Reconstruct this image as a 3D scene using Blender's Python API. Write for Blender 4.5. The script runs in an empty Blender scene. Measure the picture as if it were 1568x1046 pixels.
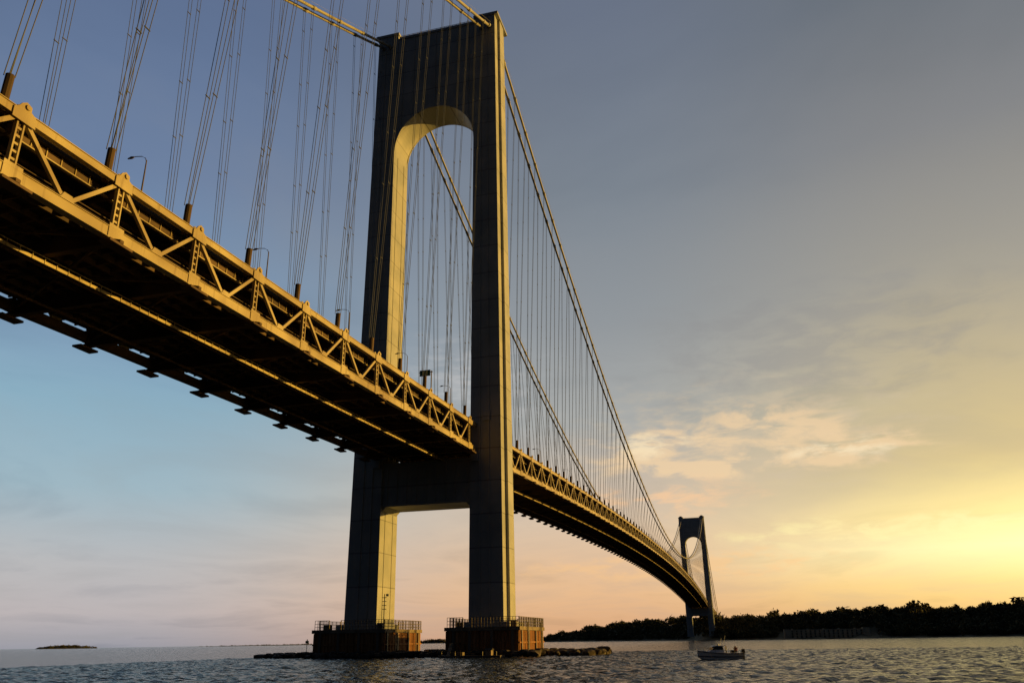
import bpy, math, random
import numpy as np
from mathutils import Vector, Matrix
random.seed(7); RNG=np.random.default_rng(7)
scene=bpy.context.scene
scene.view_settings.view_transform='Standard'
try: scene.view_settings.look='None'
except Exception: pass
scene.view_settings.exposure=0

# ------------------------------------------------------------------ helpers
def lin(c):
    r=[]
    for v in c:
        v=v/255.0
        r.append(v/12.92 if v<=.04045 else ((v+.055)/1.055)**2.4)
    return (*r,1)

class MB:
    def __init__(s): s.v=[];s.f=[];s.m=[]
    def add(s,vs,fs,mi=0):
        n=len(s.v); s.v.extend([tuple(v) for v in vs]); s.f.extend([tuple(i+n for i in f) for f in fs]); s.m.extend([mi]*len(fs))
    def box(s,x0,x1,y0,y1,z0,z1,mi=0):
        s.add([(x0,y0,z0),(x1,y0,z0),(x1,y1,z0),(x0,y1,z0),(x0,y0,z1),(x1,y0,z1),(x1,y1,z1),(x0,y1,z1)],
              [(0,3,2,1),(4,5,6,7),(0,1,5,4),(1,2,6,5),(2,3,7,6),(3,0,4,7)],mi)
    def beam(s,a,b,w,h,side=(0,1,0),mi=0):
        # w along 'side' direction, h in the other one
        ax,ay,az=a;bx,by,bz=b
        dx,dy,dz=bx-ax,by-ay,bz-az
        L=math.sqrt(dx*dx+dy*dy+dz*dz)
        if L<1e-6:return
        dx/=L;dy/=L;dz/=L
        sx,sy,sz=side
        if abs(sx*dx+sy*dy+sz*dz)>.995: sx,sy,sz=(1,0,0) if abs(dx)<.9 else (0,1,0)
        d=sx*dx+sy*dy+sz*dz; sx-=d*dx;sy-=d*dy;sz-=d*dz
        l=math.sqrt(sx*sx+sy*sy+sz*sz); sx/=l;sy/=l;sz/=l
        ux,uy,uz=dy*sz-dz*sy,dz*sx-dx*sz,dx*sy-dy*sx
        sx*=w/2;sy*=w/2;sz*=w/2;ux*=h/2;uy*=h/2;uz*=h/2
        vs=[]
        for (px,py,pz) in ((ax,ay,az),(bx,by,bz)):
            for p,q in ((-1,-1),(1,-1),(1,1),(-1,1)):
                vs.append((px+p*sx+q*ux,py+p*sy+q*uy,pz+p*sz+q*uz))
        s.add(vs,[(0,3,2,1),(4,5,6,7),(0,1,5,4),(1,2,6,5),(2,3,7,6),(3,0,4,7)],mi)
    def cyl(s,a,b,r,n=6,r2=None,mi=0,cap=True):
        r2=r if r2 is None else r2
        a=Vector(a);b=Vector(b);d=(b-a).normalized()
        t=Vector((0,0,1)) if abs(d.z)<.9 else Vector((1,0,0))
        u=d.cross(t).normalized();w=d.cross(u)
        vs=[]
        for p,rr in ((a,r),(b,r2)):
            for i in range(n):
                an=2*math.pi*i/n; vs.append(p+u*(rr*math.cos(an))+w*(rr*math.sin(an)))
        fs=[(i,(i+1)%n,n+(i+1)%n,n+i) for i in range(n)]
        if cap: fs+= [tuple(range(n))[::-1],tuple(range(n,2*n))]
        s.add(vs,fs,mi)
    def tube(s,pts,r,n=8,mi=0):
        vs=[]
        for i,p in enumerate(pts):
            p=Vector(p); d=(Vector(pts[min(i+1,len(pts)-1)])-Vector(pts[max(i-1,0)])).normalized()
            t=Vector((0,1,0)) if abs(d.y)<.9 else Vector((0,0,1))
            u=d.cross(t).normalized();w=d.cross(u)
            rr=r[i] if isinstance(r,(list,tuple)) else r
            for k in range(n):
                an=2*math.pi*k/n; vs.append(p+u*(rr*math.cos(an))+w*(rr*math.sin(an)))
        fs=[]
        for i in range(len(pts)-1):
            for k in range(n): fs.append((i*n+k,i*n+(k+1)%n,(i+1)*n+(k+1)%n,(i+1)*n+k))
        fs+=[tuple(range(n))[::-1],tuple(range((len(pts)-1)*n,len(pts)*n))]
        s.add(vs,fs,mi)
    def obj(s,name,mats,parent=None,smooth=False):
        me=bpy.data.meshes.new(name); me.from_pydata([tuple(v) for v in s.v],[],s.f)
        for m in (mats if isinstance(mats,(list,tuple)) else [mats]): me.materials.append(m)
        if any(s.m): me.polygons.foreach_set('material_index',s.m)
        if smooth: me.polygons.foreach_set('use_smooth',[True]*len(me.polygons))
        me.update()
        o=bpy.data.objects.new(name,me); scene.collection.objects.link(o)
        if parent: o.parent=parent
        return o
def empty(name,loc=(0,0,0)):
    o=bpy.data.objects.new(name,None);scene.collection.objects.link(o);o.location=loc;return o

# ------------------------------------------------------------------ materials
class NT:
    def __init__(s,nt): s.nt=nt
    def n(s,t,**k):
        o=s.nt.nodes.new(t)
        for a,b in k.items(): setattr(o,a,b)
        return o
    def l(s,a,b): s.nt.links.new(a,b)
    def setin(s,sock,v):
        if isinstance(v,bpy.types.NodeSocket): s.l(v,sock)
        else: sock.default_value=v
    def math(s,op,a,b=None,c=None,clamp=False):
        o=s.n('ShaderNodeMath',operation=op,use_clamp=clamp)
        s.setin(o.inputs[0],a)
        if b is not None:s.setin(o.inputs[1],b)
        if c is not None:s.setin(o.inputs[2],c)
        return o.outputs[0]
    def mapr(s,v,a,b,c=0.,d=1.,smooth=True):
        o=s.n('ShaderNodeMapRange'); o.interpolation_type='SMOOTHSTEP' if smooth else 'LINEAR'
        s.setin(o.inputs['Value'],v)
        if a>b: a,b,c,d=b,a,d,c
        o.inputs['From Min'].default_value=a;o.inputs['From Max'].default_value=b
        o.inputs['To Min'].default_value=c;o.inputs['To Max'].default_value=d
        return o.outputs['Result']
    def mix(s,f,a,b,bt='MIX'):
        o=s.n('ShaderNodeMix',data_type='RGBA',blend_type=bt)
        s.setin(o.inputs['Factor'],f); s.setin(o.inputs[6],a); s.setin(o.inputs[7],b)
        return o.outputs[2]
    def noise(s,vec,scale,detail=4,rough=.5,dist=0.):
        o=s.n('ShaderNodeTexNoise'); 
        if vec is not None: s.l(vec,o.inputs['Vector'])
        o.inputs['Scale'].default_value=scale;o.inputs['Detail'].default_value=detail;o.inputs['Roughness'].default_value=rough;o.inputs['Distortion'].default_value=dist
        return o.outputs['Fac']
    def ramp(s,v,stops):
        o=s.n('ShaderNodeValToRGB'); s.setin(o.inputs[0],v)
        e=o.color_ramp.elements; st=sorted(stops,key=lambda t:t[0])
        e[0].position=st[0][0];e[0].color=st[0][1];e[1].position=st[-1][0];e[1].color=st[-1][1]
        for p,c in st[1:-1]:
            q=e.new(p);q.color=c
        return o.outputs[0]
def newmat(name):
    m=bpy.data.materials.new(name);m.use_nodes=True
    t=NT(m.node_tree); b=m.node_tree.nodes['Principled BSDF'];return m,t,b
def steel(name,col,dark,rust=.25,rough=.5,seams=True,spec=.3):
    m,t,b=newmat(name)
    geo=t.n('ShaderNodeNewGeometry');pos=geo.outputs['Position']
    sp=t.n('ShaderNodeSeparateXYZ');t.l(pos,sp.inputs[0])
    n1=t.noise(pos,.12,2,.6)
    mp=t.n('ShaderNodeMapping');mp.inputs['Scale'].default_value=(1.3,1.3,.06);t.l(pos,mp.inputs[0])
    n2=t.noise(mp.outputs[0],.9,3,.6)
    c=t.mix(t.mapr(n1,.35,.7),col,dark)
    c=t.mix(t.mapr(n2,.55,.8,0,rust),c,(.12,.07,.035,1))
    if seams:
        z=sp.outputs[2]
        k=t.math('FLOOR',t.math('DIVIDE',z,9.2))
        wn=t.n('ShaderNodeTexWhiteNoise',noise_dimensions='1D');t.l(k,wn.inputs['W'])
        c=t.mix(t.math('MULTIPLY',wn.outputs['Value'],.45),c,dark)
        fr=t.math('FRACT',t.math('DIVIDE',z,9.2))
        c=t.mix(t.math('MULTIPLY',t.math('LESS_THAN',fr,.022),.55),c,(.03,.03,.03,1))
    t.l(c,b.inputs['Base Color']);b.inputs['Roughness'].default_value=rough
    b.inputs['Specular IOR Level'].default_value=spec
    return m
M_tower=steel('tower_paint',(.45,.45,.44,1),(.33,.345,.35,1),rust=.15,rough=.5,spec=.1)
M_far=steel('far_tower_hazed_paint',(.50,.53,.54,1),(.42,.45,.46,1),rust=.08,spec=.15)  # tower paint lightened towards blue-grey, distance haze put into the colour
M_truss=steel('truss_paint',(.50,.42,.24,1),(.32,.25,.14,1),rust=.65,seams=False,spec=.15)
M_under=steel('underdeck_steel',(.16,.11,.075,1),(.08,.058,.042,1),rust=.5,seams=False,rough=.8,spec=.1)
M_cable=steel('cable_paint',(.40,.38,.30,1),(.30,.28,.24,1),rust=.1,seams=False)
M_rope=steel('rope_steel',(.105,.115,.125,1),(.075,.085,.09,1),rust=.1,seams=False)
M_rail=steel('railing_steel',(.2,.16,.12,1),(.13,.11,.09,1),rust=.4,seams=False)
def simple(name,c,rough=.6,var=.3,scale=2.,metal=0.):
    m,t,b=newmat(name)
    geo=t.n('ShaderNodeNewGeometry')
    n=t.noise(geo.outputs['Position'],scale,3,.6)
    c2=tuple(x*(1-var) for x in c[:3])+(1,)
    t.l(t.mix(t.mapr(n,.35,.65),c,c2),b.inputs['Base Color'])
    b.inputs['Roughness'].default_value=rough;b.inputs['Metallic'].default_value=metal
    b.inputs['Specular IOR Level'].default_value=.3
    return m
M_rock=simple('rock',(.12,.095,.07,1),.85,.5,.8)
M_leaf=simple('foliage',(.12,.11,.045,1),.9,.5,.05)
M_soil=simple('terrain_soil',(.14,.12,.06,1),.9,.5,.02)
M_road=simple('asphalt',(.05,.05,.05,1),.85,.3,.6)
M_stone=simple('fort_granite',(.65,.55,.38,1),.8,.3,.15)
M_dark=simple('dark_recess',(.05,.045,.04,1),.8,.3,1)
M_white=simple('gelcoat_white',(.85,.85,.84,1),.25,.05,3)
M_glass=simple('dark_glass',(.03,.035,.04,1),.08,.1,3)
M_navy=simple('navy_paint',(.03,.04,.08,1),.4,.2,3)
M_green=simple('green_paint',(.03,.16,.08,1),.5,.2,3)
m,t,b=newmat('pier_fender');M_pier=m
geo=t.n('ShaderNodeNewGeometry');sp=t.n('ShaderNodeSeparateXYZ');t.l(geo.outputs['Position'],sp.inputs[0])
mp=t.n('ShaderNodeMapping');mp.inputs['Scale'].default_value=(1.,1.,.12);t.l(geo.outputs['Position'],mp.inputs[0])
n=t.noise(mp.outputs[0],1.1,4,.65)
c=t.ramp(n,[(.3,(.10,.045,.022,1)),(.5,(.33,.15,.06,1)),(.72,(.45,.25,.12,1))])
tide=t.math('ADD',sp.outputs[2],t.math('MULTIPLY',t.noise(geo.outputs['Position'],.8,3),1.2))
c=t.mix(t.mapr(tide,1.4,2.4,1,0),c,(.025,.022,.016,1))
t.l(c,b.inputs['Base Color']);b.inputs['Roughness'].default_value=.8;b.inputs['Specular IOR Level'].default_value=.2
m,t,b=newmat('pier_concrete');M_conc=m
geo=t.n('ShaderNodeNewGeometry')
c=t.ramp(t.noise(geo.outputs['Position'],.5,4,.65),[(.3,(.12,.095,.07,1)),(.7,(.32,.25,.17,1))])
t.l(c,b.inputs['Base Color']);b.inputs['Roughness'].default_value=.85
m,t,b=newmat('sea_water');M_water=m
geo=t.n('ShaderNodeNewGeometry')
b.inputs['Base Color'].default_value=(.010,.016,.018,1);b.inputs['Roughness'].default_value=.13;b.inputs['IOR'].default_value=1.33
b.inputs['Specular IOR Level'].default_value=.36
mp=t.n('ShaderNodeMapping');mp.inputs['Scale'].default_value=(1.,.6,1.);mp.inputs['Rotation'].default_value=(0,0,.5);t.l(geo.outputs['Position'],mp.inputs[0])
h=t.math('ADD',t.math('MULTIPLY',t.noise(mp.outputs[0],.7,2,.6),.8),t.math('MULTIPLY',t.noise(mp.outputs[0],2.4,3,.6),.35))
bp=t.n('ShaderNodeBump');bp.inputs['Strength'].default_value=1.;bp.inputs['Distance'].default_value=1.3
t.l(h,bp.inputs['Height']);t.l(bp.outputs[0],b.inputs['Normal'])

# ------------------------------------------------------------------ bridge geometry constants (metres)
S=18.66; TS=15.3; DD=7.24; L=1298.0
aB,aT,wB,wT=5.36,4.12,6.04,5.83
PAN=15.15
def zb(x):
    if x<=0: return 54.88+.0257*x
    if x>=L: return 54.88-.0257*(x-L)
    t=x/L; return 54.88+4*17.34*t*(1-t)
def zcab(x):
    if x<0: t=-x/370; return 209.1+.470*x-4*9.5*t*(1-t)
    if x>L: t=(x-L)/370; return 209.1-.470*(x-L)-4*9.5*t*(1-t)
    t=x/L; return 209.1-4*121.4*t*(1-t)
bridge=empty('suspension_bridge')

def leg_ab(z):
    k=z/211.; return aB+(aT-aB)*k, wB+(wT-wB)*k
def tower(x0,name,mat,detail=True):
    mb=MB()
    Z0=6.5;ZT=211.
    for sy in(-1,1):
        vs=[]
        zs=[Z0,60,120,180,ZT]
        for z in zs:
            a,w=leg_ab(z); q=a-.85; d=3.6
            sec=[(-w,-a),(-w,q),(-w+d,q),(-w+d,a),(w-d,a),(w-d,q),(w,q),(w,-a)]
            vs+=[(x0+p[0],sy*(S+p[1]),z) for p in sec]
        fs=[];n=8
        for i in range(len(zs)-1):
            for k in range(n):
                f=(i*n+k,i*n+(k+1)%n,(i+1)*n+(k+1)%n,(i+1)*n+k); fs.append(f if sy>0 else f[::-1])
        fs.append(tuple(range((len(zs)-1)*n,len(zs)*n)))
        mb.add(vs,fs)
        for sx in(-1,1):
            for o in(-.42,.12):
                pa=[]
                for z in(Z0,ZT-1):
                    a,w=leg_ab(z); pa.append((x0+sx*(w+.05),sy*(S+o*a),z))
                mb.beam(pa[0],pa[1],.4,.5,side=(0,1,0))
        for o in(-.45,.45):
            pa=[]
            for z in(Z0,160):
                a,w=leg_ab(z); pa.append((x0+o*w,sy*(S-a-.01),z))
            mb.beam(pa[0],pa[1],.16,.22,side=(1,0,0))
        a,w=leg_ab(ZT)
        mb.box(x0-w-.35,x0+w+.35,sy*S-a-.35,sy*S+a+.35,ZT-.6,ZT+.35)
        mb.box(x0-w*.7,x0+w*.7,sy*S-a*.62,sy*S+a*.62,ZT+.35,ZT+2.0)
        mb.box(x0-w*.3,x0+w*.3,sy*S-a*.35,sy*S+a*.35,ZT+2.,ZT+2.8)
        for sx in(-1,1):
            for dy in(-1.35,1.35):
                xa=x0+sx*(w-1.5);xb=x0+sx*(w+1.6)
                mb.cyl((xa,sy*S+dy,zcab(xa)),(xb,sy*S+dy,zcab(xb)),1.05,12,r2=.75)
        a,w=leg_ab(Z0)
        mb.box(x0-w-.9,x0+w+.9,sy*S-a-.9,sy*S+a+.9,6.6,8.6)
        for sx in(-1,1):
            a,w=leg_ab(50)
            mb.box(x0+sx*w-.9,x0+sx*w+.9,sy*(TS)-1.0,sy*(TS)+1.0,zb(x0)-3.2,zb(x0)-.9)
        if detail:
            a,w=leg_ab(60)
            mb.box(x0-w-.6,x0-w+.02,sy*(S)-1.0,sy*S+1.,zb(0)+DD+1.2,zb(0)+DD+4.0)
    a,w=leg_ab(175); w=w-.35; rx=14.45; zs_=161.; rz=15.2; zt=209.0
    N=40; ys=[-rx*math.cos(math.pi*i/N) for i in range(N+1)]
    za=[zs_+rz*math.sqrt(max(0,1-(y/rx)**2)) for y in ys]
    ys=[-16.]+ys+[16.]; za=[zs_-.01]+za+[zs_-.01]
    vs=[];n=len(ys)
    for X in(x0-w,x0+w):
        for y,z in zip(ys,za): vs.append((X,y,z))
        for y in ys: vs.append((X,y,zt))
    fs=[]
    for i in range(n-1):
        fs.append((i,n+i,n+i+1,i+1)); fs.append((2*n+i,2*n+i+1,3*n+i+1,3*n+i))
        fs.append((i,i+1,2*n+i+1,2*n+i)); fs.append((n+i,3*n+i,3*n+i+1,n+i+1))
    mb.add(vs,fs)
    for sx in(-1,1):
        for k in range(-3,4):
            y=k*4.1; z=zs_+rz*math.sqrt(1-(y/rx)**2)
            mb.beam((x0+sx*(w+.05),y,z+.5),(x0+sx*(w+.05),y,zt-.3),.35,.6,side=(0,1,0))
        pr=[(x0+sx*(w+.02),y,z+.35) for y,z in zip(ys[1:-1],za[1:-1])]
        for p,q in zip(pr[:-1],pr[1:]): mb.beam(p,q,.4,.6,side=(1,0,0))
        mb.beam((x0+sx*(w+.1),-14.,zt-.2),(x0+sx*(w+.1),14.,zt-.2),.5,1.0,side=(1,0,0))
    for sx in(-1,1):
        for k in range(-9,10): mb.beam((x0+sx*(w-.4),k*1.5,zt),(x0+sx*(w-.4),k*1.5,zt+1.3),.12,.12)
        mb.beam((x0+sx*(w-.4),-14,zt+1.3),(x0+sx*(w-.4),14,zt+1.3),.12,.12,side=(1,0,0))
    a,w=leg_ab(48); w-=.8; z1=zb(x0)-1.7; z0=40.6
    mb.box(x0-w,x0+w,-14.2,14.2,z0,z1)
    for sx in(-1,1):
        mb.box(x0+sx*(w+.12)-.2,x0+sx*(w+.12)+.2,-13.5,13.5,z0-.15,z0+.5)
        mb.box(x0+sx*(w+.12)-.2,x0+sx*(w+.12)+.2,-13.5,13.5,z1-.9,z1-.3)
        for k in range(-4,5): mb.box(x0+sx*(w+.08)-.15,x0+sx*(w+.08)+.15,k*3-.12,k*3+.12,z0+.5,z1-.9)
    for sy in(-1,1):
        yi=13.7
        mb.add([(x0-w,sy*yi,z0),(x0-w,sy*(yi-1.6),z0),(x0-w,sy*yi,z0-1.6),(x0+w,sy*yi,z0),(x0+w,sy*(yi-1.6),z0),(x0+w,sy*yi,z0-1.6)],[(0,1,2),(3,5,4),(1,4,5,2)])
    o=mb.obj(name,mat,bridge); return o
tower(0,'near_tower',M_tower)
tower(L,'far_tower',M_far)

# ------------------------------------------------------------------ deck
side=[-12.43-PAN*k for k in range(24)][::-1]
P2=(L-2*12.43)/84
mainx=[12.43+P2*k for k in range(85)]
far=[L+12.43+PAN*k for k in range(24)]
tr=MB(); un=MB(); rd=MB()
def xz(x,y,dz): return (x,y,zb(x)+dz)
def panel(xa,xb,lod,truss=True,tower_gap=False):
    xm=(xa+xb)/2
    for sy in(-1,1):
        y=sy*TS
        low=tr if sy<0 else un      # far-side lower chord takes the darker underdeck steel
        tr.beam(xz(xa,y,DD),xz(xb,y,DD),.8,.95)
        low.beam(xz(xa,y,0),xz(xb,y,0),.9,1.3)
        if lod<2:
            tr.beam(xz(xa,y-.0,DD+.51),xz(xb,y,DD+.51),1.05,.1)
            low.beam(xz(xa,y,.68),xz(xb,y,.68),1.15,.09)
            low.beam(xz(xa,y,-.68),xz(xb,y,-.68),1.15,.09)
        if truss:
            tr.beam(xz(xa+.7,y,DD-.5),xz(xm,y,.45),.45,.5)
            tr.beam(xz(xm,y,.45),xz(xb-.7,y,DD-.5),.45,.5)
            if lod<2:
                for xx,dz in((xm,.8),):
                    tr.add([(xx-1.3,y-.32*1,zb(xx)+.3),(xx+1.3,y-.32,zb(xx)+.3),(xx+.6,y-.32,zb(xx)+1.6),(xx-.6,y-.32,zb(xx)+1.6),
                            (xx-1.3,y+.32,zb(xx)+.3),(xx+1.3,y+.32,zb(xx)+.3),(xx+.6,y+.32,zb(xx)+1.6),(xx-.6,y+.32,zb(xx)+1.6)],
                           [(0,1,2,3),(7,6,5,4),(0,3,7,4),(1,5,6,2),(3,2,6,7)])
        yi=sy*(TS-1.9)
        un.beam(xz(xa,yi,DD-1.0),xz(xb,yi,DD-1.0),.25,1.0)
        tr.beam(xz(xa,yi+sy*.25,DD-1.75),xz(xb,yi+sy*.25,DD-1.75),.5,.16)
        if lod<2:
            for k in range(7):
                xx=xa+(xb-xa)*(k+.5)/7
                tr.beam(xz(xx,yi+sy*.2,DD-1.65),xz(xx,yi+sy*.2,DD-.4),.12,.12)
            un.beam(xz(xa,sy*(TS-1.1),1.9),xz(xb,sy*(TS-1.1),1.9),.12,.12)
            un.beam(xz(xa,sy*(TS-1.1),2.4),xz(xb,sy*(TS-1.1),2.4),.12,.12)
            un.beam(xz(xa,sy*13.2,2.1),xz(xb,sy*13.2,2.1),.25,1.0)
    rd.beam(xz(xa,0,DD-.1),xz(xb,0,DD-.1),28.0,.35)
    rd.beam(xz(xa,0,1.35),xz(xb,0,1.35),29.6,.3)
    for y in(-13.6,-.3,13.6): rd.beam(xz(xa,y,DD+.45),xz(xb,y,DD+.45),.3,.8)
    ny=[-12,-9,-6,-3,0,3,6,9,12] if lod<2 else [-12,-6,0,6,12]
    for y in ny:
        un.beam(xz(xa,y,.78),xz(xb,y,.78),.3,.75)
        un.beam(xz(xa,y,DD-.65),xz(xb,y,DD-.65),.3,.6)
    if lod<2:
        for k in range(1,6):
            xx=xa+(xb-xa)*k/6
            un.beam(xz(xx,-14.,.85),xz(xx,14.,.85),.2,.55,side=(1,0,0))
    if lod<2:
        for sy in(-1,1):
            un.beam(xz(xa,sy*TS,-.15),xz(xm,0,-.15),.35,.35,side=(0,0,1)); un.beam(xz(xm,0,-.15),xz(xb,sy*TS,-.15),.35,.35,side=(0,0,1))
    # traveller rails / maintenance catwalk hung under the deck
    tr.beam(xz(xa,-5.6,-2.25),xz(xb,-5.6,-2.25),.14,.42)
    un.beam(xz(xa,-4.4,-2.25),xz(xb,-4.4,-2.25),.14,.32)
    un.beam(xz(xa,7.2,-1.6),xz(xb,7.2,-1.6),.2,.35)
    un.beam(xz(xa,-5.0,-2.1),xz(xb,-5.0,-2.1),1.0,.06)
    if lod<2:
        n=8
        for k in range(n):
            xx=xa+(xb-xa)*k/n
            tr.beam(xz(xx,-5.7,-2.5),xz(xx,-5.7,-1.55),.09,.09)
        tr.beam(xz(xa,-5.7,-1.6),xz(xb,-5.7,-1.6),.08,.12)
def node(x,lod):
    for sy in(-1,1):
        y=sy*TS
        if lod<2:
            for dx in(-.42,.42): tr.beam(xz(x+dx,y,.6),xz(x+dx,y,DD-.4),.5,.2)
            for k in range(6):
                z0=.9+k*.95; tr.beam(xz(x-.42,y,z0),xz(x+.42,y,z0),.3,.28)
            z=zb(x)+DD
            for yy in(y-.5,y+.5):
                prof=[(-1.5,-.9),(1.5,-.9),(1.3,.45),(.65,.75),(.6,1.35),(-.1,1.6),(-.65,1.2),(-1.0,.6),(-1.5,.3)]
                n=len(prof)
                vs=[(x+p[0],yy-.07,z+p[1]) for p in prof]+[(x+p[0],yy+.07,z+p[1]) for p in prof]
                tr.add(vs,[tuple(range(n)),tuple(range(n,2*n))[::-1]]+[(i,n+i,n+(i+1)%n,(i+1)%n) for i in range(n)])
            tr.cyl((x+.1,y-.75,z+1.0),(x+.1,y+.75,z+1.),.32,8)
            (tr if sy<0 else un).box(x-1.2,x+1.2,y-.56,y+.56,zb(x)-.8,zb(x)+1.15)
        else:
            tr.beam(xz(x,y,.4),xz(x,y,DD-.4),.5,.7)
            tr.box(x-1.2,x+1.2,y-.5,y+.5,zb(x)+DD-.7,zb(x)+DD+1.3)
        ys=sy*(S-3.9)
        z=zb(x)+DD
        un.cyl((x-2.0,ys,z-.6),(x-2.0,ys+sy*.1,z+4.0),.48 if lod<2 else .4,10)
        yo=sy*(TS+1.7)
        un.add([(x-.3,y,zb(x)-1.5),(x+.3,y,zb(x)-1.5),(x+.3,yo,zb(x)-1.35),(x-.3,yo,zb(x)-1.35),(x-.3,y,zb(x)-.5),(x+.3,y,zb(x)-.5),(x+.3,yo,zb(x)-.95),(x-.3,yo,zb(x)-.95)],
               [(0,3,2,1),(4,5,6,7),(0,1,5,4),(1,2,6,5),(2,3,7,6),(3,0,4,7)])
        un.box(x-1.9,x+1.9,min(yo,yo-sy*1.8),max(yo,yo-sy*1.8),zb(x)-1.72,zb(x)-1.4)
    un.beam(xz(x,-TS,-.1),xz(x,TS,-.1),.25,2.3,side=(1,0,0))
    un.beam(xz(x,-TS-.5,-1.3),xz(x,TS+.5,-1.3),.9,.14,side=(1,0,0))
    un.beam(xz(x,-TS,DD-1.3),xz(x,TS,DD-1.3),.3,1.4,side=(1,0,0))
for lst in(side,mainx,far):
    for xa,xb in zip(lst[:-1],lst[1:]):
        lod=0 if xb<400 else 2
        panel(xa,xb,lod)
    for x in lst: node(x,0 if x<400 else 2)
for a,b in((side[-1],mainx[0]),(mainx[-1],far[0])): panel(a,b,0,truss=False)
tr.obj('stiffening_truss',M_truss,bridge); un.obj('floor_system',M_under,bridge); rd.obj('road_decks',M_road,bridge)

# ------------------------------------------------------------------ cables and suspenders
cb=MB(); rp=MB()
for sy in(-1,1):
    for dy in(-1.35,1.35):
        for x0,x1,n in((-370,0,24),(0,L,90),(L,L+370,24)):
            pts=[(x0+(x1-x0)*i/n,sy*S+dy,zcab(x0+(x1-x0)*i/n)) for i in range(n+1)]
            cb.tube(pts,.47,8)
    for x0,x1,n in((-370,0,24),(0,L,60)):
        for dy in(-2.1,2.1):
            pts=[(x0+(x1-x0)*i/n,sy*S+dy,zcab(x0+(x1-x0)*i/n)+1.2) for i in range(n+1)]
            cb.tube(pts,.03,4)
for x in side+mainx+far:
    for sy in(-1,1):
        ztop=zcab(x); zbt=zb(x)+DD+3.9
        if ztop-zbt<1: continue
        for dy in(-1.35,1.35):
            cb.cyl((x-.9,sy*S+dy,zcab(x-.9)),(x+.9,sy*S+dy,zcab(x+.9)),.62,8)
            for dx in(-.5,.5):
                a=(x-2.0+dx*.7,sy*(S-3.9)+dy*.3,zbt); b=(x-.5+dx,sy*S+dy,ztop)
                rp.cyl(a,b,.058,5,cap=False)
        for k in range(1,8):
            z=zbt+k*17+((k*37)%5)
            if z<ztop-5:
                f=(z-zbt)/(ztop-zbt)
                for dy in(-1.35,1.35):
                    yy=sy*(S-3.9)+dy*.3+f*(sy*3.9+dy*.7); xx=x-2.0+1.5*f
                    rp.box(xx-.55,xx+.55,yy-.07,yy+.07,z-.06,z+.06)
cb.obj('main_cables',M_cable,bridge,smooth=True); rp.obj('suspenders',M_rope,bridge)

# ------------------------------------------------------------------ street lamps on the deck
lm=MB()
lm.cyl((0,0,0),(0,0,7.2),.13,8,r2=.08)
arc=[(0,0,7.0),(0,.25,7.6),(0,.9,8.0),(0,1.8,8.15),(0,2.4,8.15)]
lm.tube(arc,.055,6); lm.tube([(0,2.2,8.15),(0,2.6,8.12),(0,3.2,8.05)],[.1,.2,.08],8)
lm.box(-.2,.2,-.2,.2,0,.5)
lme=None
def lamp(x,y,rot):
    global lme
    if lme is None:
        o=lm.obj('street_lamp',M_rail); lme=o.data
    else:
        o=bpy.data.objects.new('street_lamp',lme);scene.collection.objects.link(o)
    o.location=(x,y,zb(x)+DD+.08);o.rotation_euler=(0,0,rot)
for k in range(12): lamp(-22-2*PAN*k-0.,-13.3,0)
for k in range(22): lamp(25+56*k,-13.3,0)
# overhead sign by the near tower
mb=MB();mb.cyl((0,0,0),(0,0,7.6),.15,8,mi=1);mb.beam((0,-.4,7.3),(0,3.4,7.3),.16,.16,mi=1);mb.box(-.06,.06,.3,3.2,6.3,7.9,0);mb.box(-.09,-.062,.45,3.05,6.45,7.75,2)
o=mb.obj('highway_sign',[M_rail,M_rail,M_green]);o.location=(-38,-13.9,zb(-38)+DD+.08)

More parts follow.
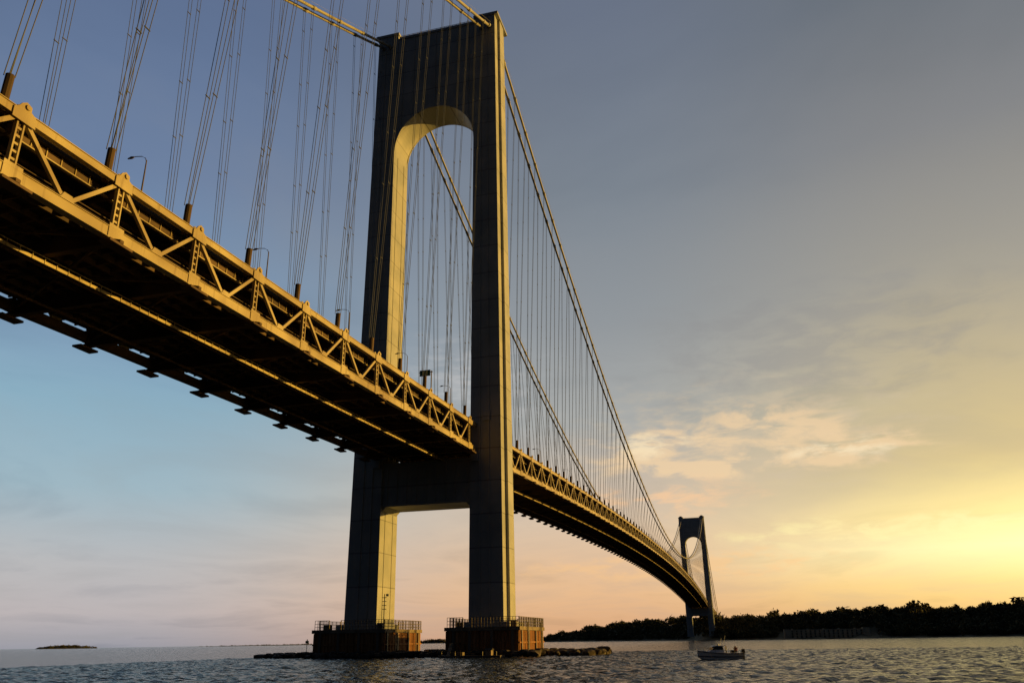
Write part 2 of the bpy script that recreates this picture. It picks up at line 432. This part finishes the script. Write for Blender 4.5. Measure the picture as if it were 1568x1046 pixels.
# ------------------------------------------------------------------ piers
def pier(sy,name):
    mb=MB()
    x0,x1=-12,13.4; y0,y1=(8.3,28.8) if sy>0 else (-28.8,-9.4)
    zt=7.2
    mb.box(x0,x1,y0,y1,-3,zt-.9,0)
    def pile(x,y,w=.3): mb.box(x-w,x+w,y-w,y+w,-3,zt-.9+random.uniform(-.1,.0),0)
    k=y0+.3
    while k<y1: pile(x0+.1,k);pile(x1-.1,k);k+=.95
    k=x0+.5
    while k<x1: pile(k,y0+.1);pile(k,y1-.1);k+=.95
    for k in (x0+1.5,x0+8.5,x0+16,x1-2): mb.box(k-.35,k+.35,y0-.55,y0-.21,-2,zt-.9,2)
    for k in (y0+1.5,y0+7,y0+13,y1-2): mb.box(x0-.55,x0-.21,k-.35,k+.35,-2,zt-.9,2)
    for z in(3.2,):
        mb.box(x0-.42,x1+.42,y0-.42,y0-.22,z,z+.35,0)
        mb.box(x0-.42,x0-.22,y0-.2,y1+.2,z,z+.35,0)
    mb.box(x0-.5,x1+.5,y0-.5,y1+.5,zt-.88,zt,1)
    def rail(p,q):
        d=math.hypot(q[0]-p[0],q[1]-p[1]);n=max(2,int(d/.8))
        for i in range(n+1):
            x=p[0]+(q[0]-p[0])*i/n;y=p[1]+(q[1]-p[1])*i/n
            r=.1 if i%3==0 else .05
            mb.box(x-r,x+r,y-r,y+r,zt,zt+2.4,2)
        for h in(.7,1.5,2.4): mb.beam((p[0],p[1],zt+h),(q[0],q[1],zt+h),.1,.1,side=(0,0,1),mi=2)
    rail((x0-.2,y0-.2),(x0-.2,y0+12.5));rail((x0-.2,y0-.2),(x1+.2,y0-.2));rail((x1+.2,y0-.2),(x1+.2,y1+.2))
    rail((x0+3,y1+.2),(x1+.2,y1+.2)); rail((x0-.2,y1-4.5),(x0-.2,y1-.2))
    for xx in(x0+6,x1-5):
        for dx in(-.35,.35): mb.box(xx+dx-.07,xx+dx+.07,y0-.95,y0-.8,-1,zt+1.2,2)
        for i in range(20): mb.box(xx-.35,xx+.35,y0-.92,y0-.84,i*.42,i*.42+.07,2)
    mb.box(x0+1,x0+2.6,y0+1,y0+2.4,zt,zt+1.5,2); mb.box(x0+1.2,x0+2.4,y1-3.8,y1-2,zt,zt+1.3,1)
    return mb.obj(name,[M_pier,M_conc,M_rail])
for sy in(-1,1): o=pier(sy,'tower_pier')

mb=MB();mb.cyl((0,0,0),(0,0,9),.12,6)
for k in range(4): mb.box(-.1,.1,-.6,.6,5+k*1.0,5.15+k*1.0)
mb.box(-.4,.4,-1.0,-.6,8.4,9.0)
o=mb.obj('floodlight_mast',M_rail);o.location=(-9.5,9.6,7.2)
# floating work stage moored in front of the right pier
mb=MB()
mb.box(-2,2,-8,8,-.3,.55,0)
for y in(-7,-3.5,0,3.5,7): mb.cyl((-2.05,y,-.8),(-2.05,y,1.5),.16,8,mi=0)
mb.box(-1.0,.8,-5.4,-3.9,.55,1.7,1);mb.add([(-1.2,-5.6,1.7),(1.0,-5.6,1.7),(1.0,-3.7,1.7),(-1.2,-3.7,1.7),(-.1,-5.6,2.2),(-.1,-3.7,2.2)],[(0,1,4),(3,5,2),(0,4,5,3),(1,2,5,4),(0,3,2,1)],2)
mb.box(-.8,.8,2.0,4.6,.55,1.3,0);mb.box(-1.3,-1.15,-3,7.6,1.5,1.6,2)
for y in(-3,-.3,2.3,5,7.6): mb.box(-1.3,-1.15,y-.05,y+.05,.55,1.5,2)
mb.beam((0,6,.5),(6.5,7.5,3.4),.9,.12,mi=1)
o=mb.obj('floating_work_stage',[M_rail,M_conc,M_dark]);o.location=(-20.5,-19,0)

# ------------------------------------------------------------------ rocks
import bmesh
bm=bmesh.new();bmesh.ops.create_icosphere(bm,subdivisions=2,radius=1)
IV=np.array([v.co[:] for v in bm.verts]);IF=[tuple(v.index for v in f.verts) for f in bm.faces];bm.free()
mb=MB()
def rocks(n,fx,fy,smin,smax,z):
    for i in range(n):
        x=fx();y=fy();s=random.uniform(smin,smax)*(1 if random.random()<.8 else 1.5)
        ph=RNG.uniform(-6,6,(3,3))
        V=IV.copy(); r=1+(.18*np.sin(V@ph[0]*.5)+.14*np.sin(V@ph[1])); V=V*r[:,None]
        V=np.clip(V,-.8,.8)*np.array([s*random.uniform(.8,1.4),s*random.uniform(.8,1.4),s*random.uniform(.5,.9)])
        a=random.uniform(0,6.28);c,sn=math.cos(a),math.sin(a)
        V=np.stack([V[:,0]*c-V[:,1]*sn+x,V[:,0]*sn+V[:,1]*c+y,V[:,2]+z+random.uniform(-.3,.4)],1)
        mb.add(V.tolist(),IF)
rocks(330,lambda:random.uniform(-17,20),lambda:random.uniform(-36,31),.6,1.3,.55)
rocks(260,lambda:random.gauss(1,4.5),lambda:random.uniform(27,51),.6,1.2,.35)
rocks(260,lambda:random.gauss(1,4.5),lambda:random.uniform(-48,-30),.6,1.3,.5)
rocks(150,lambda:random.uniform(-16,-12.8),lambda:random.uniform(-32,31),.6,1.1,.8)
mb.obj('riprap_rocks',M_rock)
mb=MB();mb.cyl((0,0,0),(0,0,3.4),.09,6);mb.box(-.35,.35,-.35,.35,3.0,3.7);mb.cyl((0,0,3.7),(0,0,4.1),.15,8);mb.box(-.5,.5,-.5,.5,-.8,.3)
o=mb.obj('navigation_beacon',M_green);o.location=(0,37.5,.9)

# ------------------------------------------------------------------ water sheet
def axis(a,b,step,far):
    m=list(np.arange(a,b+step/2,step)); r=[];d=step;x=m[-1]
    while x<far: d*=1.16;x+=d;r.append(x)
    l=[];d=step;x=m[0]
    while x>-far: d*=1.16;x-=d;l.append(x)
    return np.array(l[::-1]+m+r)
X=axis(-185,60,.5,45000);Y=axis(-160,60,.5,45000)
gx,gy=np.meshgrid(X,Y,indexing='ij')
sx=np.gradient(X);sy_=np.gradient(Y)
fade=np.clip(2.-np.maximum(sx[:,None],sy_[None,:])/.8,0,1)
Z=np.zeros_like(gx)
for i in range(44):
    lam=1.6*(1.028**i); k=2*math.pi/lam
    an=RNG.normal(-2.2,.8); amp=.0115*lam**.6
    w=k*(gx*math.cos(an)+gy*math.sin(an))+RNG.uniform(0,6.28)
    w+=.9*np.sin((gx*math.cos(an+1.3)+gy*math.sin(an+1.3))*k*.21+i)
    Z+=amp*(np.abs(np.sin(w/2))*-2+1.27)
Z*=fade
nx,ny=gx.shape
V=np.stack([gx.ravel(),gy.ravel(),Z.ravel()],1)
idx=np.arange(nx*ny).reshape(nx,ny)
F=np.stack([idx[:-1,:-1],idx[1:,:-1],idx[1:,1:],idx[:-1,1:]],-1).reshape(-1,4)
me=bpy.data.meshes.new('sea_water')
me.vertices.add(len(V));me.vertices.foreach_set('co',V.ravel())
me.loops.add(F.size);me.loops.foreach_set('vertex_index',F.ravel())
me.polygons.add(len(F));me.polygons.foreach_set('loop_start',np.arange(0,F.size,4));me.polygons.foreach_set('loop_total',np.full(len(F),4))
me.polygons.foreach_set('use_smooth',np.ones(len(F),bool))
me.update(calc_edges=True);me.validate();me.materials.append(M_water)
o=bpy.data.objects.new('water',me);scene.collection.objects.link(o)

# ------------------------------------------------------------------ far shore
CX,CY=-220.,-86.
azs=[-60,-30,-15.5,-11.5,-10.5,-7.9,-3.7,0,1.7,3.2,4.4,8,10.4,12.5,13.8,15]
Hs =[40,50,48,42,48,47,42,38,38,40,44,46,38,26,16,0]
az2=[-60,-15,0,3.3,5,10,15];Rs=[1500,1400,1450,1500,1850,2300,2500]
def hilltop(a): return float(np.interp(a,azs,Hs))
def shore(a): return float(np.interp(a,az2,Rs))+18*math.sin(a*2.1)+9*math.sin(a*5.3+1)
mb=MB();A=np.arange(-60,15.01,.25);D=[-10,0,12,40,90,150,220,320,500,900]
def ground(a,d):
    H=max(0,hilltop(a)-12+3*math.sin(a*3.1)+2*math.sin(a*7.7))
    t=min(1,max(0,(d-15)/170)); t=t*t*(3-2*t)
    return (-1 if d<0 else (0.2+min(d,12)*.15)) + H*t
for a in A:
    r=math.radians(a)
    for d in D: R=shore(a)+d; mb.v.append((CX+R*math.cos(r),CY+R*math.sin(r),ground(a,d)))
nd=len(D)
for i in range(len(A)-1):
    for j in range(nd-1): mb.f.append((i*nd+j,i*nd+j+1,(i+1)*nd+j+1,(i+1)*nd+j));mb.m.append(0)
mb.obj('far_shore_hills',M_soil,smooth=True)
def treemass(name,centers,rad,hgt,ntri=64):
    C=np.array(centers);n=len(C)
    d=RNG.normal(size=(n,ntri,3));d/=np.linalg.norm(d,axis=2,keepdims=True)
    d*=RNG.uniform(.55,1.05,(n,ntri,1))
    sc=np.stack([rad,rad,hgt*.5],1)[:,None,:]
    ctr=C[:,None,:]+d*sc+np.array([0,0,1])*(hgt*.55)[:,None,None]
    tri=RNG.normal(size=(n,ntri,3,3))*(rad*.27)[:,None,None,None]
    P=(ctr[:,:,None,:]+tri).reshape(-1,3)
    me=bpy.data.meshes.new(name);F=np.arange(len(P)).reshape(-1,3)
    me.vertices.add(len(P));me.vertices.foreach_set('co',P.ravel())
    me.loops.add(F.size);me.loops.foreach_set('vertex_index',F.ravel())
    me.polygons.add(len(F));me.polygons.foreach_set('loop_start',np.arange(0,F.size,3));me.polygons.foreach_set('loop_total',np.full(len(F),3))
    me.update(calc_edges=True);me.materials.append(M_leaf)
    o=bpy.data.objects.new(name,me);scene.collection.objects.link(o);return o
cs=[];rr=[];hh=[]
for i in range(4600):
    a=random.uniform(-23,14.6);d=random.uniform(14,270)
    if -7.6<a<-1.5 and d<75: continue
    if 2.5<a<4.0 and d<60: continue
    R=shore(a)+d;r=math.radians(a);z=ground(a,d)
    h=random.uniform(8,15)*(.75 if a>11 else 1); 
    if random.random()<.05:h*=1.35
    cs.append((CX+R*math.cos(r),CY+R*math.sin(r),z-.5));rr.append(h*random.uniform(.35,.55));hh.append(h)
treemass('distant_trees',cs,np.array(rr),np.array(hh),46)
def islet(name,az,R,width,height,trees):
    r=math.radians(az);c=Vector((CX+R*math.cos(r),CY+R*math.sin(r),0));t=Vector((-math.sin(r),math.cos(r),0));f=Vector((math.cos(r),math.sin(r),0))
    mb=MB();n=30
    for i in range(n+1):
        u=i/n*2-1; hz=height*.5*max(0,1-u**4)*(1+.2*math.sin(i*1.7))
        for k,(d,hf) in enumerate(((-1,-.6),(-.6,.7),(0,1),(.6,.7),(1,-.6))):
            mb.v.append(tuple(c+t*(u*width/2)+f*(d*width*.22)+Vector((0,0,hz*hf if hf>0 else -.6))))
    for i in range(n):
        for k in range(4): mb.f.append((i*5+k,i*5+k+1,(i+1)*5+k+1,(i+1)*5+k));mb.m.append(0)
    o=mb.obj(name,M_leaf,smooth=True)
    cs=[];rr=[];hh=[]
    for i in range(trees):
        u=random.uniform(-.95,.95);v=random.uniform(-.12,.12)
        p=c+t*(u*width/2)+f*(v*width);h=height*random.uniform(.45,.8)*(1-.5*u*u)
        cs.append((p.x,p.y,height*.3*(1-u*u)));rr.append(h*.9);hh.append(h)
    return cs,rr,hh
C1=[];R1=[];H1=[]
for args in(('island',43.3,5200,300,16,120),('island',20.9,3300,170,14,60),('island',23,5200,2400,9,400)):
    a,b_,c_=islet(*args);C1+=a;R1+=b_;H1+=c_
treemass('island_trees',C1,np.array(R1),np.array(H1),40)

# ------------------------------------------------------------------ fort at the far shore
mb=MB()
W=126.;H=13.;nb=18;bw=W/nb
mb.box(-W/2,W/2,3.0,14,0,H,1)
tiers=[(0,1.2),(4.6,5.6),(8.6,9.6),(12.2,13.4)]
for z0,z1 in tiers: mb.box(-W/2-.4,W/2+.4,-.25,3.0,z0,z1,0)
for i in range(nb+1): mb.box(-W/2+i*bw-2.3,-W/2+i*bw+2.3,0,3.0,.1,H-.1,0)
for i in range(nb):
    xc=-W/2+(i+.5)*bw
    for zt in(4.6,8.6,12.2):
        for s in(-1,1):
            xo=xc+s*(bw/2-2.3)
            mb.add([(xo,.4,zt),(xo-s*1.1,.4,zt),(xo,.4,zt-1.3),(xo,2.8,zt),(xo-s*1.1,2.8,zt),(xo,2.8,zt-1.3)],[(0,1,2),(3,5,4),(1,4,5,2)],0)
mb.box(W/2-8,W/2+2,-2,12,0,H+2.0,0);mb.box(-W/2-2,-W/2+6,-2,12,0,H+1.0,0)
for k in range(5): mb.box(-W/2+10+k*24,-W/2+13+k*24,6,9,H,H+1.8,0)
fort=mb.obj('stone_fort',[M_stone,M_dark])
az=-4.5;r=math.radians(az);R=shore(az)+8
fort.location=(CX+R*math.cos(r),CY+R*math.sin(r),1.2);fort.rotation_euler=(0,0,math.radians(az-90+8))

# ------------------------------------------------------------------ motor boat (bow toward +X local)
boat=empty('motorboat')
mb=MB()
st=[(-4.0,1.15,.2,1.0),(-3.,1.28,.05,1.0),(-1.,1.35,.0,1.02),(1.,1.25,.0,1.12),(2.5,.85,.12,1.28),(3.5,.38,.4,1.42),(4.15,.03,.9,1.52)]
vs=[]
for x,bw_,zk,zs_ in st:
    vs+=[(x,0,-.45+zk),(x,bw_*.8,-.1+zk*.6),(x,bw_,zs_),(x,bw_*.9,zs_+.02),(x,-bw_*.9,zs_+.02),(x,-bw_,zs_),(x,-bw_*.8,-.1+zk*.6)]
fs=[]
for i in range(len(st)-1):
    for k in range(7):
        fs.append((i*7+k,i*7+(k+1)%7,(i+1)*7+(k+1)%7,(i+1)*7+k))
fs.append(tuple(range(7))[::-1])
mb.add(vs,fs,0)
for sy in(-1,1):
    for (x,b1,k1,z1),(x2,b2,k2,z2) in zip(st[:-1],st[1:]):
        mb.beam((x,sy*(b1+.02),z1-.12),(x2,sy*(b2+.02),z2-.12),.05,.1,mi=1)
        mb.beam((x,sy*(b1*.87+.02),(z1)*.35),(x2,sy*(b2*.87+.02),z2*.35),.05,.16,mi=1)
hull=mb.obj('hull',[M_white,M_navy],boat)
mb=MB()
def frus(x0,x1,x2,x3,w0,w1,z0,z1,mi):
    mb.add([(x0,-w0,z0),(x1,-w0,z0),(x1,w0,z0),(x0,w0,z0),(x2,-w1,z1),(x3,-w1,z1),(x3,w1,z1),(x2,w1,z1)],
              [(0,3,2,1),(4,5,6,7),(0,1,5,4),(1,2,6,5),(2,3,7,6),(3,0,4,7)],mi)
frus(-.6,2.5,-.5,1.9,.95,.85,1.0,1.55,0)
frus(-.5,1.7,-.4,1.0,.83,.75,1.56,2.15,1)
frus(-.9,1.3,-.9,1.1,.88,.85,2.16,2.27,0)
for x,y in((-.85,-.8),(-.85,.8)): mb.cyl((x,y,1.0),(x,y,2.2),.04,6)
mb.cyl((-.2,0,2.2),(-.5,0,3.5),.03,5);mb.cyl((-.6,.5,2.2),(-1.1,.5,3.9),.015,4)
mb.cyl((.2,0,2.27),(.2,0,2.5),.22,10)
mb.obj('cabin',[M_white,M_glass],boat)
mb=MB()
for sy in(-1,1):
    pts=[(1.2,sy*1.1,1.75),(2.5,sy*.75,1.9),(3.5,sy*.33,2.0),(4.1,0,2.05)]
    mb.tube(pts,.025,5)
    for p,z in zip(pts[:3],(1.1,1.25,1.4)): mb.cyl((p[0],p[1],z),p,.02,4)
mb.obj('bow_rail',M_rail,boat)
mb=MB();frus(-4.75,-4.15,-4.65,-4.2,.22,.2,.9,1.65,0);frus(-4.6,-4.3,-4.6,-4.25,.1,.12,-.5,.9,0);mb.box(-4.3,-3.95,-.2,.2,.7,1.05,0)
frus(-2.6,-2.1,-2.65,-2.2,.4,.35,1.0,1.45,0)
mb.obj('outboard_motor',M_dark,boat)
boat.location=(-60,-79.7,.12);boat.rotation_euler=(0,0,math.radians(112))
def person(parent,name,loc,rot,cloth,lean=0.,arm=.0):
    J={'pel':(0,0,.93),'sp':(0,0,1.15),'ch':(.0+lean*.5,0,1.36),'nk':(lean,0,1.5),'hd':(lean+.02,0,1.63),'top':(lean+.02,0,1.74),
       'hl':(0,.1,.88),'kl':(.05,.12,.48),'al':(0,.12,.08),'tl':(.15,.13,.04),'hr':(0,-.1,.88),'kr':(.03,-.13,.48),'ar':(-.02,-.13,.08),'tr':(.13,-.14,.04),
       'sl':(lean*.8,.19,1.42),'el':(.06+lean,.25,1.14),'wl':(.25+arm+lean,.2,1.0),'fl':(.34+arm+lean,.18,1.0),
       'sr':(lean*.8,-.19,1.42),'er':(.02+lean,-.26,1.14),'wr':(.2+lean,-.22,.98),'fr':(.29+lean,-.2,.97)}
    Rr={'pel':.15,'sp':.13,'ch':.16,'nk':.06,'hd':.1,'top':.08,'hl':.1,'kl':.065,'al':.045,'tl':.04,'hr':.1,'kr':.065,'ar':.045,'tr':.04,'sl':.07,'el':.045,'wl':.032,'fl':.03,'sr':.07,'er':.045,'wr':.032,'fr':.03}
    K=list(J);E=[('pel','sp'),('sp','ch'),('ch','nk'),('nk','hd'),('hd','top'),('pel','hl'),('hl','kl'),('kl','al'),('al','tl'),('pel','hr'),('hr','kr'),('kr','ar'),('ar','tr'),('ch','sl'),('sl','el'),('el','wl'),('wl','fl'),('ch','sr'),('sr','er'),('er','wr'),('wr','fr')]
    me=bpy.data.meshes.new(name);me.from_pydata([J[k] for k in K],[(K.index(a),K.index(b)) for a,b in E],[])
    o=bpy.data.objects.new(name,me);scene.collection.objects.link(o)
    md=o.modifiers.new('skin','SKIN')
    if not len(me.skin_vertices): 
        bpy.context.view_layer.objects.active=o; o.select_set(True); bpy.ops.mesh.customdata_skin_add()
    for i,k in enumerate(K): me.skin_vertices[0].data[i].radius=(Rr[k],Rr[k])
    me.skin_vertices[0].data[0].use_root=True
    sb=o.modifiers.new('sub','SUBSURF');sb.levels=1;sb.render_levels=1
    m,t,b=newmat(name+'_skin_and_clothes')
    tc=t.n('ShaderNodeTexCoord');sp=t.n('ShaderNodeSeparateXYZ');t.l(tc.outputs['Object'],sp.inputs[0])
    c=t.mix(t.math('GREATER_THAN',sp.outputs[2],.9),(.04,.045,.06,1),cloth)
    c=t.mix(t.math('GREATER_THAN',sp.outputs[2],1.5),c,(.42,.26,.18,1))
    c=t.mix(t.math('GREATER_THAN',sp.outputs[2],1.69),c,(.03,.02,.015,1))
    t.l(c,b.inputs['Base Color']);b.inputs['Roughness'].default_value=.8;me.materials.append(m)
    o.parent=parent;o.location=loc;o.rotation_euler=(0,0,rot);return o
person(boat,'helmsman',(-1.2,.15,.45),0,(.5,.5,.48,1))
person(boat,'passenger',(-3.0,-.4,.42),2.0,(.05,.06,.1,1),lean=.1)
person(boat,'passenger_at_rail',(-2.9,.6,.42),1.2,(.3,.07,.05,1),lean=.05)

# ------------------------------------------------------------------ sky
w=bpy.data.worlds.new('World');scene.world=w;w.use_nodes=True
t=NT(w.node_tree);bg=w.node_tree.nodes['Background']
SUN_EL=6.5;SUN_AZ=-61.
tc=t.n('ShaderNodeTexCoord');D_=tc.outputs['Generated']
sp=t.n('ShaderNodeSeparateXYZ');t.l(D_,sp.inputs[0])
dx,dy,dz=sp.outputs
el=t.math('MULTIPLY',t.math('ARCSINE',dz),180/math.pi)
az=t.math('MULTIPLY',t.math('ARCTAN2',dy,dx),180/math.pi)
e=t.math('DIVIDE',el,50.,clamp=True)
def R(st): return t.ramp(e,[(a/50.,lin(c)) for a,c in st])
left=R([(0,(158,158,168)),(2,(192,184,185)),(5,(190,190,192)),(9.5,(163,188,200)),(15,(142,178,198)),(19,(133,163,190)),(30,(110,131,164)),(42,(96,114,147))])
mid=R([(0,(222,170,128)),(3,(236,190,145)),(7.7,(222,198,172)),(14.5,(176,177,174)),(21.5,(149,155,160)),(31,(127,136,147)),(43,(110,120,139))])
right=R([(0,(240,182,106)),(3,(252,218,136)),(5,(255,245,180)),(7,(253,232,156)),(10.5,(230,206,146)),(16,(203,187,150)),(22,(170,164,150)),(31,(135,136,138)),(40,(108,115,124))])
back=R([(0,(36,40,46)),(8,(28,36,48)),(25,(21,31,46)),(50,(23,34,52))])
c=t.mix(t.mapr(az,12,42),mid,left)
c=t.mix(t.mapr(az,9,-17),c,right)
cv=t.n('ShaderNodeCombineXYZ')
den=t.math('ADD',dz,.10)
t.l(t.math('DIVIDE',dx,den),cv.inputs[0]);t.l(t.math('DIVIDE',dy,den),cv.inputs[1])
n1=t.noise(cv.outputs[0],.85,5,.58,.4)
def gauss(a0,e0,sa,se):
    u=t.math('MULTIPLY',t.math('SUBTRACT',az,a0),1/sa)
    v=t.math('MULTIPLY',t.math('SUBTRACT',el,e0),1/se)
    q=t.math('MULTIPLY_ADD',u,u,t.math('MULTIPLY',v,v))
    return t.math('EXPONENT',t.math('MULTIPLY',q,-1.))
c=t.mix(t.math('MULTIPLY',t.mapr(n1,.45,.72),.34),c,t.mix(.6,c,lin((150,150,151))))
c=t.mix(t.math('MULTIPLY',t.mapr(n1,.52,.3),.45),c,t.mix(1.,c,(.68,.71,.75,1),'MULTIPLY'))
sv=t.n('ShaderNodeCombineXYZ');t.l(t.math('MULTIPLY',az,.16),sv.inputs[0]);t.l(t.math('MULTIPLY',el,.5),sv.inputs[1])
n3=t.noise(sv.outputs[0],1.5,6,.6,.4)
n4=t.noise(sv.outputs[0],2.4,4,.6)
def cloud(gs,nz,col,op,amp=2.2,lo=.35,hi=.8):
    global c
    g=None
    for q in gs:
        x=gauss(*q[:4]); x=t.math('MULTIPLY',x,q[4]) if len(q)>4 else x
        g=x if g is None else t.math('ADD',g,x)
    dn=t.math('MULTIPLY',g,t.math('ADD',.55,t.math('MULTIPLY',t.math('SUBTRACT',nz,.5),amp*2)))
    c=t.mix(t.math('MULTIPLY',t.mapr(dn,lo*.4,hi),op),c,lin(col))
# wide thin golden veil, then the bright puffs inside it
cloud([(-1,13,12,4.2)],n4,(214,196,168),.5,1.6)
cloud([(6,12.6,4.6,1.7),(-3,14.,6.5,1.5),(-8,11.6,6,1.2),(1.5,11.,7,.9,.9)],n3,(250,216,170),.72,1.8)
cloud([(5.5,12.8,3.2,1.),(-7,11.7,4.2,.7)],n4,(255,234,194),.7,1.7)
cloud([(19,17.5,7,4.5,.8)],n4,(214,210,208),.4,1.2)
cloud([(5.5,9.1,6.5,1.4)],n3,(252,206,160),.75)
cloud([(-10,6.4,13,1.)],n3,(255,240,175),.65)
cloud([(4,4.6,11,1.1)],n4,(250,200,142),.5)
cloud([(-6,19,16,5)],n3,(146,145,146),.35,1.4)
# glow round the hidden sun
gl=t.math('MULTIPLY',gauss(-46,4.8,28,3.4),1.2)
c=t.mix(gl,c,t.mix(1.,c,(1.,.66,.26,1),'ADD')) 
# unseen sky outside the view darkened to keep shaded faces dark; zenith likewise
aaz=t.math('ABSOLUTE',t.math('SUBTRACT',az,-3.))
c=t.mix(t.mapr(aaz,54,84),c,back)
c=t.mix(t.mapr(el,42,70),c,lin((34,47,68)))
sky=t.n('ShaderNodeTexSky',sky_type='NISHITA');sky.sun_disc=False
sky.sun_elevation=math.radians(SUN_EL);sky.sun_rotation=math.radians(90-SUN_AZ)
sk=t.mix(1.,sky.outputs[0],(.05,.05,.05,1),'MULTIPLY')
c=t.mix(.05,c,sk)
t.l(c,bg.inputs['Color']);bg.inputs['Strength'].default_value=1.0

sl=bpy.data.lights.new('sun','SUN');sl.energy=5.;sl.angle=math.radians(.6);sl.color=(1.,.57,.09)
so=bpy.data.objects.new('sun',sl);scene.collection.objects.link(so)
a,e_=math.radians(SUN_AZ),math.radians(SUN_EL)
d=Vector((math.cos(e_)*math.cos(a),math.cos(e_)*math.sin(a),math.sin(e_)))
so.rotation_euler=d.to_track_quat('Z','Y').to_euler();so.location=(0,-100,300)

# ------------------------------------------------------------------ camera
cam=bpy.data.cameras.new('camera');co=bpy.data.objects.new('camera',cam);scene.collection.objects.link(co);scene.camera=co
cam.lens=1223.7/1568*36;cam.sensor_width=36;cam.clip_end=200000;cam.clip_start=.5
y,p_,r_=math.radians(15.501),math.radians(20.531),math.radians(-.88227)
Fv=Vector((math.cos(p_)*math.cos(y),math.cos(p_)*math.sin(y),math.sin(p_)))
R0=Vector((math.sin(y),-math.cos(y),0));U0=R0.cross(Fv)
Rv=math.cos(r_)*R0+math.sin(r_)*U0;Uv=-math.sin(r_)*R0+math.cos(r_)*U0
mt=Matrix((( Rv.x,Uv.x,-Fv.x,-219.76),(Rv.y,Uv.y,-Fv.y,-85.848),(Rv.z,Uv.z,-Fv.z,3.665),(0,0,0,1)))
co.matrix_world=mt
